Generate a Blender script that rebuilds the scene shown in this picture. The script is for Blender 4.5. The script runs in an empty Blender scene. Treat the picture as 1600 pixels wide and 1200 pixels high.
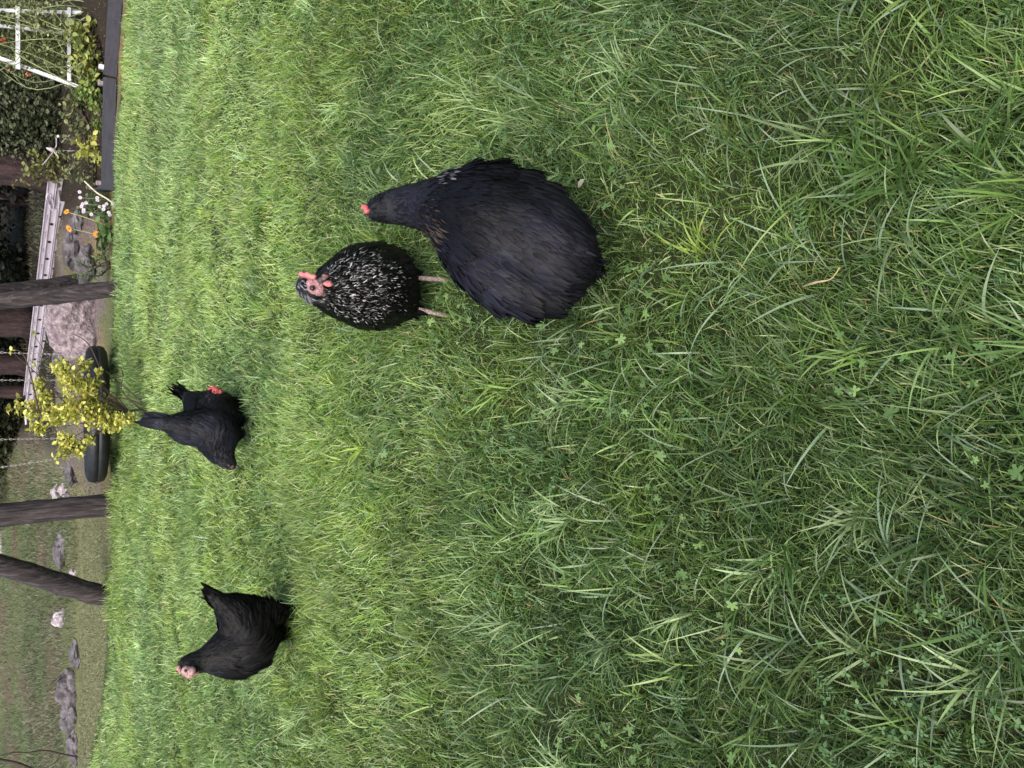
import bpy, bmesh, math, random
import numpy as np
from mathutils import Vector, Matrix, noise as mnoise
rng = np.random.default_rng(7); random.seed(7)
C = bpy.context.scene.collection
R = math.radians
# ------------------------------------------------------------------ camera, world, light
EYE = np.array([0., 0., 1.0]); PITCH = R(35); F = 1202.0
FW = np.array([0, math.cos(PITCH), -math.sin(PITCH)]); UP = np.array([0, math.sin(PITCH), math.cos(PITCH)]); RT = np.array([1., 0, 0])
cd = bpy.data.cameras.new('camera'); cam = bpy.data.objects.new('camera', cd); C.objects.link(cam)
cd.sensor_width = 36; cd.lens = 36*F/1600; cd.clip_start = 0.02; cd.clip_end = 500
M = Matrix(((-UP[0], RT[0], -FW[0], EYE[0]), (-UP[1], RT[1], -FW[1], EYE[1]), (-UP[2], RT[2], -FW[2], EYE[2]), (0, 0, 0, 1)))
cam.matrix_world = M           # the phone was held on its side: world up points to the left of the picture
sc = bpy.context.scene; sc.camera = cam
w = bpy.data.worlds.new('World'); sc.world = w; w.use_nodes = True
nt = w.node_tree; bg = nt.nodes['Background']; sky = nt.nodes.new('ShaderNodeTexSky')
sky.sky_type = 'NISHITA'; sky.sun_disc = False; sky.sun_elevation = R(52); sky.sun_rotation = R(200); sky.air_density = 1.3; sky.dust_density = 4
nt.links.new(sky.outputs[0], bg.inputs[0]); bg.inputs[1].default_value = 0.125
sl = bpy.data.lights.new('sun', 'SUN'); sl.energy = 1.4; sl.angle = R(48); sl.color = (1, .965, .92)
so = bpy.data.objects.new('sun', sl); C.objects.link(so); so.rotation_euler = (R(38), 0, R(-20))
sc.view_settings.view_transform = 'Standard'; sc.view_settings.look = 'None'; sc.view_settings.gamma = 1
sc.view_settings.exposure = 1.3
sc.cycles.transparent_max_bounces = 4

# ------------------------------------------------------------------ helpers
def ray(u, v): return FW + (u-600)/F*RT - (v-800)/F*UP
def P(u, v, D):
    d = ray(u, v); return EYE + d*(D/d[1])
def depth(p): return float(np.dot(np.asarray(p)-EYE, FW))
def T(x, y, D): return P(1200-y, x, D)          # picture coordinates of the sideways photograph

def lat(seed, n=64): return np.random.default_rng(seed).random((n, n))
_l = {}
def vn(x, y, s=0):
    x = np.asarray(x, float); y = np.asarray(y, float)
    g = _l.setdefault(s, lat(s+100)); n = 64
    xi = np.floor(x).astype(int); yi = np.floor(y).astype(int); fx = x-xi; fy = y-yi
    fx = fx*fx*(3-2*fx); fy = fy*fy*(3-2*fy)
    a = g[xi % n, yi % n]; b = g[(xi+1) % n, yi % n]; c = g[xi % n, (yi+1) % n]; d = g[(xi+1) % n, (yi+1) % n]
    return (a*(1-fx)+b*fx)*(1-fy)+(c*(1-fx)+d*fx)*fy
def fb(x, y, s=0, o=3):
    t = 0; a = .5; k = 0
    for i in range(o):
        t = t+a*vn(x*2**i, y*2**i, s+i); k += a; a *= .5
    return t/k
def sst(a, b, x):
    t = np.clip((x-a)/(b-a), 0, 1); return t*t*(3-2*t)

def origin(o):
    v = Vector((0, 0, 0))
    while o is not None: v += o.location; o = o.parent
    return v
def tag(o, label=None, cat=None, group=None, kind=None):
    for k, x in (('label', label), ('category', cat), ('group', group), ('kind', kind)):
        if x: o[k] = x
    return o
def thing(name, loc, label, cat, group=None):
    o = bpy.data.objects.new(name, None); C.objects.link(o); o.location = Vector([float(a) for a in loc]); o.empty_display_size = .05
    return tag(o, label, cat, group)
def link(name, me, mat, parent=None, smooth=True):
    o = bpy.data.objects.new(name, me); C.objects.link(o)
    if mat: me.materials.append(mat)
    if smooth: me.shade_smooth() if hasattr(me, 'shade_smooth') else me.polygons.foreach_set('use_smooth', [True]*len(me.polygons))
    if parent is not None:
        og = origin(parent); me.transform(Matrix.Translation(-og)); o.parent = parent
    return o
def raw(name, V, faces_sets, col=None):
    """V (N,3); faces_sets list of int arrays (m,k)"""
    me = bpy.data.meshes.new(name); me.vertices.add(len(V)); me.vertices.foreach_set('co', np.ascontiguousarray(V, np.float32).ravel())
    li = np.concatenate([f.ravel() for f in faces_sets]); tot = np.concatenate([np.full(len(f), f.shape[1]) for f in faces_sets])
    st = np.concatenate([[0], np.cumsum(tot)[:-1]])
    me.loops.add(len(li)); me.loops.foreach_set('vertex_index', li.astype(np.int32))
    me.polygons.add(len(tot)); me.polygons.foreach_set('loop_start', st.astype(np.int32)); me.polygons.foreach_set('loop_total', tot.astype(np.int32))
    me.update(calc_edges=True)
    if col is not None:
        a = me.color_attributes.new('Col', 'FLOAT_COLOR', 'POINT')
        c = np.ones((len(V), 4), np.float32); c[:, :3] = col; a.data.foreach_set('color', c.ravel())
    return me
def inst(name, V, faces, col):
    """V (n,k,3) instances of one template; faces list of index tuples; col (n,3) or (n,k,3)"""
    n, k, _ = V.shape
    off = (np.arange(n)*k)[:, None]
    fs = []
    for s in (3, 4):
        f = [q for q in faces if len(q) == s]
        if f: fs.append((off[:, :, None]+np.array(f)[None]).reshape(-1, s))
    col = np.asarray(col)
    if col.ndim == 2: col = np.repeat(col[:, None, :], k, 1)
    return raw(name, V.reshape(-1, 3), fs, col.reshape(-1, 3))
def join_me(name, parts, ):
    pass
def catmull(pts, m=8):
    pts = np.array(pts, float); n = len(pts); out = []
    for i in range(n-1):
        p0 = pts[max(i-1, 0)]; p1 = pts[i]; p2 = pts[i+1]; p3 = pts[min(i+2, n-1)]
        for k in range(m):
            t = k/m; out.append(.5*((2*p1)+(-p0+p2)*t+(2*p0-5*p1+4*p2-p3)*t*t+(-p0+3*p1-3*p2+p3)*t**3))
    out.append(pts[-1]); return np.array(out)
class B:
    def __init__(s): s.bm = bmesh.new()
    def tube(s, pts, rad, seg=8, cap=True):
        pts = [Vector([float(c) for c in p]) for p in pts]; n = len(pts)
        if not hasattr(rad, '__len__'): rad = [rad]*n
        ref = None; rings = []
        for i, p in enumerate(pts):
            t = (pts[min(i+1, n-1)]-pts[max(i-1, 0)]).normalized()
            if ref is None: ref = t.orthogonal().normalized()
            ref = (ref-t*ref.dot(t)).normalized(); b = t.cross(ref)
            rings.append([s.bm.verts.new(p+(ref*math.cos(2*math.pi*k/seg)+b*math.sin(2*math.pi*k/seg))*rad[i]) for k in range(seg)])
        for a, c in zip(rings, rings[1:]):
            for k in range(seg): s.bm.faces.new((a[k], a[(k+1) % seg], c[(k+1) % seg], c[k]))
        if cap: s.bm.faces.new(rings[0][::-1]); s.bm.faces.new(rings[-1])
        return s
    def box(s, p, q, w, h, up=(0, 0, 1)):
        """beam from p to q, width w, height h"""
        p = Vector([float(c) for c in p]); q = Vector([float(c) for c in q]); t = (q-p).normalized(); u = Vector(up); u = (u-t*u.dot(t)).normalized(); r = t.cross(u)
        vs = [s.bm.verts.new(o+r*a*w/2+u*b*h/2) for o in (p, q) for a, b in ((-1, -1), (1, -1), (1, 1), (-1, 1))]
        for f in ((0, 1, 2, 3), (7, 6, 5, 4), (0, 4, 5, 1), (1, 5, 6, 2), (2, 6, 7, 3), (3, 7, 4, 0)): s.bm.faces.new([vs[i] for i in f])
        return s
    def ball(s, c, r, sub=2, sc3=(1, 1, 1)):
        m = Matrix.Translation(Vector([float(a) for a in c])) @ Matrix.Diagonal((sc3[0]*r, sc3[1]*r, sc3[2]*r, 1))
        bmesh.ops.create_icosphere(s.bm, subdivisions=sub, radius=1, matrix=m); return s
    def build(s, name, mat, parent=None, smooth=True, bevel=0, **k):
        bmesh.ops.recalc_face_normals(s.bm, faces=s.bm.faces)
        if bevel: bmesh.ops.bevel(s.bm, geom=list(s.bm.edges), offset=bevel, segments=2, affect='EDGES')
        me = bpy.data.meshes.new(name); s.bm.to_mesh(me); s.bm.free()
        return link(name, me, mat, parent, smooth)

# ------------------------------------------------------------------ materials
def mat(name, c1, c2=None, rough=.7, scale=20, bump=0, bscale=None, detail=5, spec=.4, stretch=None, metal=0, c3=None):
    m = bpy.data.materials.new(name); m.use_nodes = True; n = m.node_tree; p = n.nodes['Principled BSDF']
    p.inputs['Roughness'].default_value = rough; p.inputs['Specular IOR Level'].default_value = spec; p.inputs['Metallic'].default_value = metal
    tc = n.nodes.new('ShaderNodeTexCoord'); mp = n.nodes.new('ShaderNodeMapping'); n.links.new(tc.outputs['Object'], mp.inputs[0])
    if stretch: mp.inputs['Scale'].default_value = stretch
    if c2 is None: p.inputs['Base Color'].default_value = (*c1, 1)
    else:
        t = n.nodes.new('ShaderNodeTexNoise'); t.inputs['Scale'].default_value = scale; t.inputs['Detail'].default_value = detail; t.inputs['Roughness'].default_value = .65
        r = n.nodes.new('ShaderNodeValToRGB'); r.color_ramp.elements[0].position = .35; r.color_ramp.elements[1].position = .65
        r.color_ramp.elements[0].color = (*c1, 1); r.color_ramp.elements[1].color = (*c2, 1)
        if c3:
            e = r.color_ramp.elements.new(.5); e.color = (*c3, 1)
        n.links.new(mp.outputs[0], t.inputs['Vector']); n.links.new(t.outputs[0], r.inputs[0]); n.links.new(r.outputs[0], p.inputs['Base Color'])
    if bump:
        t2 = n.nodes.new('ShaderNodeTexNoise'); t2.inputs['Scale'].default_value = bscale or scale; t2.inputs['Detail'].default_value = 8
        b = n.nodes.new('ShaderNodeBump'); b.inputs['Strength'].default_value = bump; b.inputs['Distance'].default_value = .02
        n.links.new(mp.outputs[0], t2.inputs['Vector']); n.links.new(t2.outputs[0], b.inputs['Height']); n.links.new(b.outputs[0], p.inputs['Normal'])
    return m
def leafmat(name, rough=.5, trans=.25, spec=.4):
    m = bpy.data.materials.new(name); m.use_nodes = True; n = m.node_tree; p = n.nodes['Principled BSDF']; out = n.nodes['Material Output']
    a = n.nodes.new('ShaderNodeAttribute'); a.attribute_name = 'Col'
    p.inputs['Roughness'].default_value = rough; p.inputs['Specular IOR Level'].default_value = spec
    n.links.new(a.outputs['Color'], p.inputs['Base Color'])
    if trans:
        t = n.nodes.new('ShaderNodeBsdfTranslucent'); mx = n.nodes.new('ShaderNodeMixShader'); mx.inputs[0].default_value = trans
        n.links.new(a.outputs['Color'], t.inputs[0]); n.links.new(p.outputs[0], mx.inputs[1]); n.links.new(t.outputs[0], mx.inputs[2]); n.links.new(mx.outputs[0], out.inputs[0])
    return m
M_grass = leafmat('grass_blades', .42, .3, .5)
M_leaf = leafmat('leaves', .5, .3, .35)
M_feather = leafmat('feathers', .55, 0, .13)
M_log = mat('weathered_log', (.014, .010, .011), (.075, .060, .062), .9, 26, 1, 40, stretch=(1.6, 1.6, .16), c3=(.032, .025, .026))
M_bark = mat('red_bark', (.012, .007, .007), (.055, .032, .032), .9, 12, 1, 30, stretch=(2, 2, .5))
M_twig = mat('dark_twig', (.03, .022, .018), (.07, .05, .04), .8, 40)
M_rubber = mat('black_rubber', (.006, .006, .007), (.014, .014, .016), .5, 14, .2, 60)
M_alu = mat('dull_aluminium', (.42, .37, .42), (.54, .48, .53), .42, 6, 0, metal=.1, stretch=(1, 1, 8))
M_chain = mat('galvanised_chain', (.22, .2, .2), (.4, .36, .36), .5, 60, metal=.4)
M_slate = mat('slate_grey_board', (.026, .026, .035), (.044, .044, .058), .6, 7, .15, 50, stretch=(1, 4, 8))
M_white = mat('white_painted_wood', (.55, .55, .6), (.74, .73, .76), .6, 18)
M_wood = mat('grey_old_wood', (.16, .13, .12), (.3, .26, .26), .8, 12, .4, 40, stretch=(1, 6, 6))
M_soil = mat('bed_soil', (.015, .011, .009), (.05, .036, .026), .95, 30, 1, 60)
M_rock = mat('grey_rock', (.040, .034, .037), (.16, .142, .155), .85, 9, .8, 22, c3=(.085, .075, .082))
M_rockp = mat('pink_granite', (.10, .075, .08), (.36, .29, .31), .9, 22, 1, 35, c3=(.21, .165, .175))
M_rockw = mat('pale_rock', (.20, .17, .19), (.46, .40, .43), .85, 14, .6, 30)
M_black = mat('black_hole', (.004, .004, .004), rough=.8)

# ------------------------------------------------------------------ ground sheet
def edge(x):                                          # far edge of the mown lawn
    x = np.asarray(x, float)
    return np.interp(x, [-9, -4.4, -3, -1.9, 1.7, 3.1, 5], [11.5, 9.6, 8.2, 7.7, 7.55, 6.8, 5.6])
def H(x, y):
    x = np.asarray(x, float); y = np.asarray(y, float)
    e = edge(x)
    base = .03*(fb(x*1.6, y*1.6, 3)-.5)+.030*(fb(x*6, y*6, 7, 2)-.5)*(y < 12)
    rt = .24*sst(0, .95, y-e-.2)+.02*np.clip(y-e-1.1, 0, 8)+.12*np.clip(y-16, 0, 30)
    y0 = np.maximum(e+.5, 10.1)
    lf = .12*np.clip(y-y0, 0, 40)+.05*sst(0, .5, y-y0)
    k = sst(-1.35, -.45, x)
    rough = .12*(fb(x*1.3+9, y*1.3, 5)-.5)*sst(.2, 1.5, y-e)
    return base+lf*(1-k)+rt*k+rough
def axis(a, b, c, d, f, co):
    return np.unique(np.concatenate([np.arange(a, b, co), np.arange(b, c, f), np.arange(c, d+.01, co)]))
xs = axis(-120, -7, 7, 120, .08, 3); ys = axis(-60, -.5, 16, 160, .08, 3)
ys = np.where(ys > 40, ys, ys)
X, Y = np.meshgrid(xs, ys, indexing='ij'); Z = H(X, np.minimum(Y, 50))
# colour zones of the soil and short turf
e = edge(X); past = Y-e
def lerp(a, b, k): return a*(1-k[..., None])+b*k[..., None]
n1 = fb(X*2.1, Y*2.1, 11, 4); n2 = fb(X*7, Y*7, 15, 3)
col = np.zeros(X.shape+(3,)); col[:] = (.022, .038, .011)
col = lerp(col, np.array([.055, .058, .022]), sst(.4, .75, n1)*.6)
pale = np.array([.13, .14, .065]); tan = np.array([.20, .15, .07]); grav = np.array([.17, .14, .145]); dark = np.array([.018, .014, .010]); mead = np.array([.085, .11, .045]); brn = np.array([.11, .075, .055])
col = lerp(col, pale, sst(-.1, .1, past))
col = lerp(col, tan, sst(-.1, .1, past)*sst(.35, .6, n1)*.9*sst(-1.6, -.8, X))
col = lerp(col, grav, sst(.2, .5, past)*sst(-1.4, -.8, X)*sst(.25, .6, n2))
col = lerp(col, mead, sst(10.2, 10.8, Y)*(1-sst(-1.35, -.6, X)))
col = lerp(col, brn, sst(10, 10.8, Y)*(1-sst(-1.35, -.6, X))*sst(.5, .7, n1)*.8)
col = lerp(col, brn, sst(.3, .8, past)*sst(-1.2, -.6, X)*sst(.45, .65, n2)*.6)
col = lerp(col, dark, sst(1.5, 2.4, past)*sst(-1.1, -.5, X)); col = lerp(col, dark*1.6, sst(.1, .4, past)*sst(1.4, 1.8, X))
col = lerp(col, np.array([.12, .07, .035]), sst(-.22, -.1, past)*(1-sst(-.02, .1, past))*sst(2.4, 2.9, X))
nx, ny = X.shape; idx = np.arange(nx*ny).reshape(nx, ny)
q = np.stack([idx[:-1, :-1], idx[1:, :-1], idx[1:, 1:], idx[:-1, 1:]], -1).reshape(-1, 4)
me = raw('ground', np.stack([X, Y, Z], -1).reshape(-1, 3), [q], col.reshape(-1, 3))
mg = bpy.data.materials.new('ground_soil'); mg.use_nodes = True; n = mg.node_tree; p = n.nodes['Principled BSDF']; p.inputs['Roughness'].default_value = .95; p.inputs['Specular IOR Level'].default_value = .15
a = n.nodes.new('ShaderNodeAttribute'); a.attribute_name = 'Col'; t = n.nodes.new('ShaderNodeTexNoise'); t.inputs['Scale'].default_value = 45; t.inputs['Detail'].default_value = 8; t.inputs['Roughness'].default_value = .7
tc = n.nodes.new('ShaderNodeTexCoord'); n.links.new(tc.outputs['Object'], t.inputs['Vector'])
mr = n.nodes.new('ShaderNodeMapRange'); mr.inputs[1].default_value = .3; mr.inputs[2].default_value = .7; mr.inputs[3].default_value = .45; mr.inputs[4].default_value = 1.5; n.links.new(t.outputs[0], mr.inputs[0])
mx = n.nodes.new('ShaderNodeVectorMath'); mx.operation = 'SCALE'; n.links.new(a.outputs['Color'], mx.inputs[0]); n.links.new(mr.outputs[0], mx.inputs['Scale']); n.links.new(mx.outputs[0], p.inputs['Base Color'])
b = n.nodes.new('ShaderNodeBump'); b.inputs['Strength'].default_value = .9; b.inputs['Distance'].default_value = .03; n.links.new(t.outputs[0], b.inputs['Height']); n.links.new(b.outputs[0], p.inputs['Normal'])
g = link('ground', me, mg); tag(g, 'soil and short turf under the lawn, rising to a bank behind', 'ground', kind='structure')

# ------------------------------------------------------------------ grass
def frustum_pts(D0, D1, dens, margin=1.18, lim=None):
    """random points of the ground seen by the lens and a step to its sides"""
    hw = lambda D: (600/F*(D*math.cos(PITCH)+math.sin(PITCH)))*margin+.12
    W = hw(D1); n = int(2*W*(D1-D0)*dens); x = rng.uniform(-W, W, n); y = rng.uniform(D0, D1, n)
    k = np.abs(x) < (600/F*(y*math.cos(PITCH)+math.sin(PITCH)))*margin+.12
    return x[k], y[k]
def blades(x, y, L, wd, a0, a1, phi, tw, col, seg):
    n = len(x); t = np.linspace(0, 1, seg+1); z0 = H(x, y)-.004
    dx = np.cos(phi); dy = np.sin(phi)
    pos = np.zeros((n, seg+1, 3)); cur = np.stack([x, y, z0], 1); pos[:, 0] = cur
    for i in range(seg):
        ang = a0+a1*(i+.5)/seg; s = L/seg
        cur = cur+np.stack([np.sin(ang)*s*dx, np.sin(ang)*s*dy, np.cos(ang)*s], 1); pos[:, i+1] = cur
    sx = -np.sin(phi+tw); sy = np.cos(phi+tw)
    V = np.zeros((n, 2*seg+1, 3)); wt = (.75+.6*t-1.35*t**2.2)
    for i in range(seg):
        o = np.stack([sx, sy, .35*np.sin(tw*1.7)], 1)*(wd*wt[i]/2)[:, None]
        V[:, 2*i] = pos[:, i]-o; V[:, 2*i+1] = pos[:, i]+o
    V[:, 2*seg] = pos[:, seg]
    f = [(2*i, 2*i+1, 2*i+3, 2*i+2) for i in range(seg-1)]+[(2*seg-2, 2*seg-1, 2*seg)]
    return V, f, col
def grasscol(x, y, n):
    """species and patch colours of the lawn, with light and shade by distance painted in"""
    p1 = fb(x*1.5+3, y*1.5, 21); p2 = fb(x*4.5, y*4.5+7, 25, 2); r = rng.random(n)
    yg = np.array([.200, .270, .055]); mid = np.array([.125, .215, .052]); bl = np.array([.110, .185, .085]); dk = np.array([.040, .085, .020]); pale = np.array([.30, .36, .19]); dry = np.array([.34, .27, .14])
    far = sst(.8, 4.2, y); near = 1-sst(.7, 1.9, y)  # sky shine on far blades and shade among near ones, painted into their colour
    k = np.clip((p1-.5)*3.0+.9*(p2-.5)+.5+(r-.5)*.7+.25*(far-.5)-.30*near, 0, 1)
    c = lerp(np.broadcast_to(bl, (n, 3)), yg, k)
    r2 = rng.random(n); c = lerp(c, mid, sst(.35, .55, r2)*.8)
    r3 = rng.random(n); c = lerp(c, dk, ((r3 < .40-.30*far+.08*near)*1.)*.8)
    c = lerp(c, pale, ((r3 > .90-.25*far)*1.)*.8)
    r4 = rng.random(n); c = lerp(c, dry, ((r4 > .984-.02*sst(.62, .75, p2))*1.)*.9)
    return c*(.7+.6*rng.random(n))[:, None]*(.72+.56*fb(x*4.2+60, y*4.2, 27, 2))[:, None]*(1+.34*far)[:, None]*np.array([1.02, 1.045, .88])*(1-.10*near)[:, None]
def flow(x, y): return fb(x*.9+31, y*.9, 41)*12+2.5*fb(x*3, y*3, 45)
parts = []
for D0, D1, dens, L0, L1, w0, w1, seg in ((.12, .9, 52000, .022, .070, .0011, .0028, 5), (.9, 1.7, 36000, .024, .068, .0015, .0032, 4), (1.7, 3.0, 21000, .025, .068, .0020, .0036, 3), (3.0, 4.8, 11500, .03, .068, .0028, .0046, 3), (4.8, 7.4, 7000, .03, .070, .0038, .0060, 2), (7.4, 9.8, 4500, .03, .065, .005, .0075, 2)):
    x, y = frustum_pts(D0, D1, dens)
    k = y < edge(x)+.10-.30*fb(x*3.5, 0*x, 63)-.22*rng.random(len(x)); x = x[k]; y = y[k]
    bare = fb(x*2.3+50, y*2.3, 61); k = rng.random(len(x)) > .22*sst(.62, .75, bare); x = x[k]; y = y[k]
    n = len(x); hh = .36+.55*fb(x*2.2, y*2.2, 51)+1.3*fb(x*7, y*7, 55, 2)**2
    L = (L0+(L1-L0)*rng.random(n)**1.3)*hh; edge_s = 1-.35*sst(.5, 0, edge(x)-y); L *= edge_s
    for fx_, fy_ in ((.203, 1.70), (.133, 1.70)): L *= 1-.62*np.exp(-(((x-fx_*(y/1.7))/.045)**2+((y-1.60)/.13)**2))
    phi = np.where(rng.random(n) < .45, flow(x, y)+rng.normal(0, .6, n), rng.uniform(0, 2*math.pi, n))
    a0 = np.abs(rng.normal(.35, .32, n)); a1 = np.abs(rng.normal(1.1, .8, n))
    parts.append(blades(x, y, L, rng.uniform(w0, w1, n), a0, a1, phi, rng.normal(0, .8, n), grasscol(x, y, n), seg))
# the lawn goes on to both sides and behind
n = 95000; x = rng.uniform(-6.5, 6.5, n); y = rng.uniform(-1.6, 7.6, n); hw_ = 600/F*(y*math.cos(PITCH)+math.sin(PITCH))*1.18+.12
k = ((np.abs(x) > hw_) | (y < .12)) & (np.abs(x) < hw_+1.6) & (y < edge(x)-.1); x = x[k]; y = y[k]; n = len(x)
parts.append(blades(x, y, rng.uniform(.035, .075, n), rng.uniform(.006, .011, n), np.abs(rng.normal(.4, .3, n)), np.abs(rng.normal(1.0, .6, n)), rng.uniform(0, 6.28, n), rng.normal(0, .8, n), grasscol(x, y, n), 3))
# tufts: blades fanning out of one root, each tuft of one species
for D0, D1, dens, nb_, L0, L1, w0, w1, seg in ((.15, 1.6, 105, 26, .05, .13, .0018, .0052, 6), (1.6, 3.4, 40, 24, .05, .115, .0024, .0046, 4), (3.4, 7.2, 17, 22, .05, .10, .004, .0068, 3)):
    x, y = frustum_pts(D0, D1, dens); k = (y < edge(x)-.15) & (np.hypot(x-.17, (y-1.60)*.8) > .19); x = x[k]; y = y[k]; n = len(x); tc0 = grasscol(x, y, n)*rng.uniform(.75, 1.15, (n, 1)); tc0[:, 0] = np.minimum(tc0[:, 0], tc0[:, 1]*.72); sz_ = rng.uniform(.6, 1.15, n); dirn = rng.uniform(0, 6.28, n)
    x = np.repeat(x, nb_); y = np.repeat(y, nb_); sz_ = np.repeat(sz_, nb_); dirn = np.repeat(dirn, nb_); m_ = len(x); phi = dirn+rng.normal(0, 1.1, m_)
    parts.append(blades(x+rng.normal(0, .012, m_), y+rng.normal(0, .012, m_), rng.uniform(L0, L1, m_)*sz_, rng.uniform(w0, w1, m_), np.abs(rng.normal(.45, .25, m_)), np.abs(rng.normal(1.0, .5, m_)), phi, rng.normal(0, .5, m_), np.repeat(tc0, nb_, 0)*rng.uniform(.8, 1.2, (m_, 1)), seg))
# taller unmown grass round the feet of the poles
for px_, py_ in ((-1.045, 7.42), (-1.90, 7.64), (.80, 7.10), (-.1, 7.6)):
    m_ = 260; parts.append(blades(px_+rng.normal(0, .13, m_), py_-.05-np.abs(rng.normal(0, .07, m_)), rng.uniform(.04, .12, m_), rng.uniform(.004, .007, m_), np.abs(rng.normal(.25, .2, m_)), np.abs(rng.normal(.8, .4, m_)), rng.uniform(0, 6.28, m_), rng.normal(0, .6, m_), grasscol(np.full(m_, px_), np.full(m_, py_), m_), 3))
# long arching broad blades and thin stalks
for D0, D1, dens, L0, L1, w0, w1, seg in ((.15, 1.5, 700, .06, .15, .0022, .0046, 8), (1.5, 3.2, 330, .05, .12, .003, .0052, 6), (3.2, 7.0, 130, .06, .12, .0045, .007, 5)):
    x, y = frustum_pts(D0, D1, dens); cl = fb(x*3.3, y*3.3+20, 71); k = rng.random(len(x)) < sst(.3, .7, cl)+.15; x = x[k]; y = y[k]
    k = y < edge(x)-.3; x = x[k]; y = y[k]; n = len(x)
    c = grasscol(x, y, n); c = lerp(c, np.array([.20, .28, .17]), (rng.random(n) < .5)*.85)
    parts.append(blades(x, y, rng.uniform(L0, L1, n), rng.uniform(w0, w1, n), np.abs(rng.normal(.55, .3, n)), np.abs(rng.normal(1.1, .5, n)), rng.uniform(0, 6.28, n), rng.normal(0, .5, n), c, seg))
# dry straw lying in the turf
x, y = frustum_pts(.2, 4.5, 210); k = rng.random(len(x)) < .12+.75*sst(.55, .7, fb(x*2.3+50, y*2.3, 61)); x = x[k]; y = y[k]; n = len(x)
parts.append(blades(x, y, rng.uniform(.015, .07, n), rng.uniform(.001, .0022, n), rng.uniform(.8, 1.3, n), rng.uniform(-.1, .4, n), rng.uniform(0, 6.28, n), rng.normal(0, .4, n), np.array([.42, .36, .22])*rng.uniform(.6, 1.1, (n, 1)), 4))
Vs = []; q4 = []; t3 = []; cs = []; off = 0
def packed(name, parts, material, **kw):
    Vs = []; q4 = []; t3 = []; cs = []; off = 0
    for V, f, c in parts:
        n, k, _ = V.shape; o = (off+np.arange(n)*k)[:, None, None]
        for lst, s in ((q4, 4), (t3, 3)):
            ff = [a for a in f if len(a) == s]
            if ff: lst.append((o+np.array(ff)[None]).reshape(-1, s))
        Vs.append(V.reshape(-1, 3)); c = np.asarray(c)
        if c.ndim == 2: c = np.repeat(c[:, None], k, 1)
        cs.append(c.reshape(-1, 3)); off += n*k
    fs = ([np.concatenate(q4)] if q4 else [])+([np.concatenate(t3)] if t3 else [])
    return link(name, raw(name, np.concatenate(Vs), fs, np.concatenate(cs)), material, **kw)
o = packed('lawn_grass', parts, M_grass); tag(o, 'short damp green lawn grass the hens walk on', 'grass', kind='stuff')

# broad-leaved weeds: lobed buttercup / clover leaves and feathery yarrow
def frames(n, tilt=.5, az=None):
    az = rng.uniform(0, 2*math.pi, n) if az is None else az; th = np.abs(rng.normal(0, tilt, n)); ta = rng.uniform(0, 2*math.pi, n)
    nz = np.stack([np.sin(th)*np.cos(ta), np.sin(th)*np.sin(ta), np.cos(th)], 1)
    a = np.stack([np.cos(az), np.sin(az), 0*az], 1); a = a-nz*(a*nz).sum(1)[:, None]; a /= np.linalg.norm(a, axis=1)[:, None]
    return a, np.cross(nz, a), nz
def leaves(pos, size, tmpl, faces, col, tilt=.5, fr=None):
    a, b, c = fr if fr is not None else frames(len(pos), tilt)
    tm = np.array(tmpl, float)
    V = pos[:, None, :]+size[:, None, None]*(tm[None, :, 0:1]*a[:, None]+tm[None, :, 1:2]*b[:, None]+tm[None, :, 2:3]*c[:, None])
    return V, faces, col
OVAL = [(0, 0, 0), (.35, .28, .07), (.7, .26, .05), (1, 0, -.12), (.7, -.26, .05), (.35, -.28, .07), (.5, 0, -.03)]; OVALF = [(0, 6, 1), (1, 6, 2), (2, 6, 3), (3, 6, 4), (4, 6, 5), (5, 6, 0)]
def lobed(nl=5):
    v = [(0, 0, 0)]; f = []
    m = nl*4
    for i in range(m+1):
        a = math.pi*(-.82+1.64*i/m); r = (.62 if i % 4 == 0 else (1.0 if i % 4 == 2 else .9))
        if i % 4 == 0: r = .5
        v.append((r*math.cos(a)*.9+.15, r*math.sin(a)*.9, .12*abs(math.sin(i*1.9)) - .1*r))
    return v, [(0, i+1, i+2) for i in range(m)]
LB, LBF = lobed()
parts = []
for D0, D1, dens, sz in ((.2, 1.7, 800, .0085), (1.7, 4, 120, .011)):
    x, y = frustum_pts(D0, D1, dens); cl = fb(x*2.6+5, y*2.6, 81); k = rng.random(len(x)) < sst(.45, .62, cl)*1.2; x = x[k]; y = y[k]; n = len(x)
    c = lerp(np.broadcast_to(np.array([.085, .16, .045]), (n, 3)), np.array([.15, .24, .075]), rng.random(n)); c = c*rng.uniform(.7, 1.2, (n, 1))
    pos = np.stack([x, y, H(x, y)+rng.uniform(.025, .06, n)], 1)
    parts.append(leaves(pos, sz*rng.uniform(.6, 1.5, n), LB, LBF, c, .6))
    # clover: three small ovals
    x, y = frustum_pts(D0, D1, dens*1.2); cl = fb(x*2.2+15, y*2.2, 85); k = rng.random(len(x)) < sst(.45, .7, cl); x = x[k]; y = y[k]; n = len(x)
    pos = np.stack([x, y, H(x, y)+rng.uniform(.025, .055, n)], 1); az = rng.uniform(0, 6.28, n); s = sz*rng.uniform(.7, 1.2, n)
    c = lerp(np.broadcast_to(np.array([.07, .15, .05]), (n, 3)), np.array([.14, .23, .09]), rng.random(n))
    for j in range(3): parts.append(leaves(pos, s, OVAL, OVALF, c, fr=frames(n, .3, az+j*2.09)))
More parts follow.
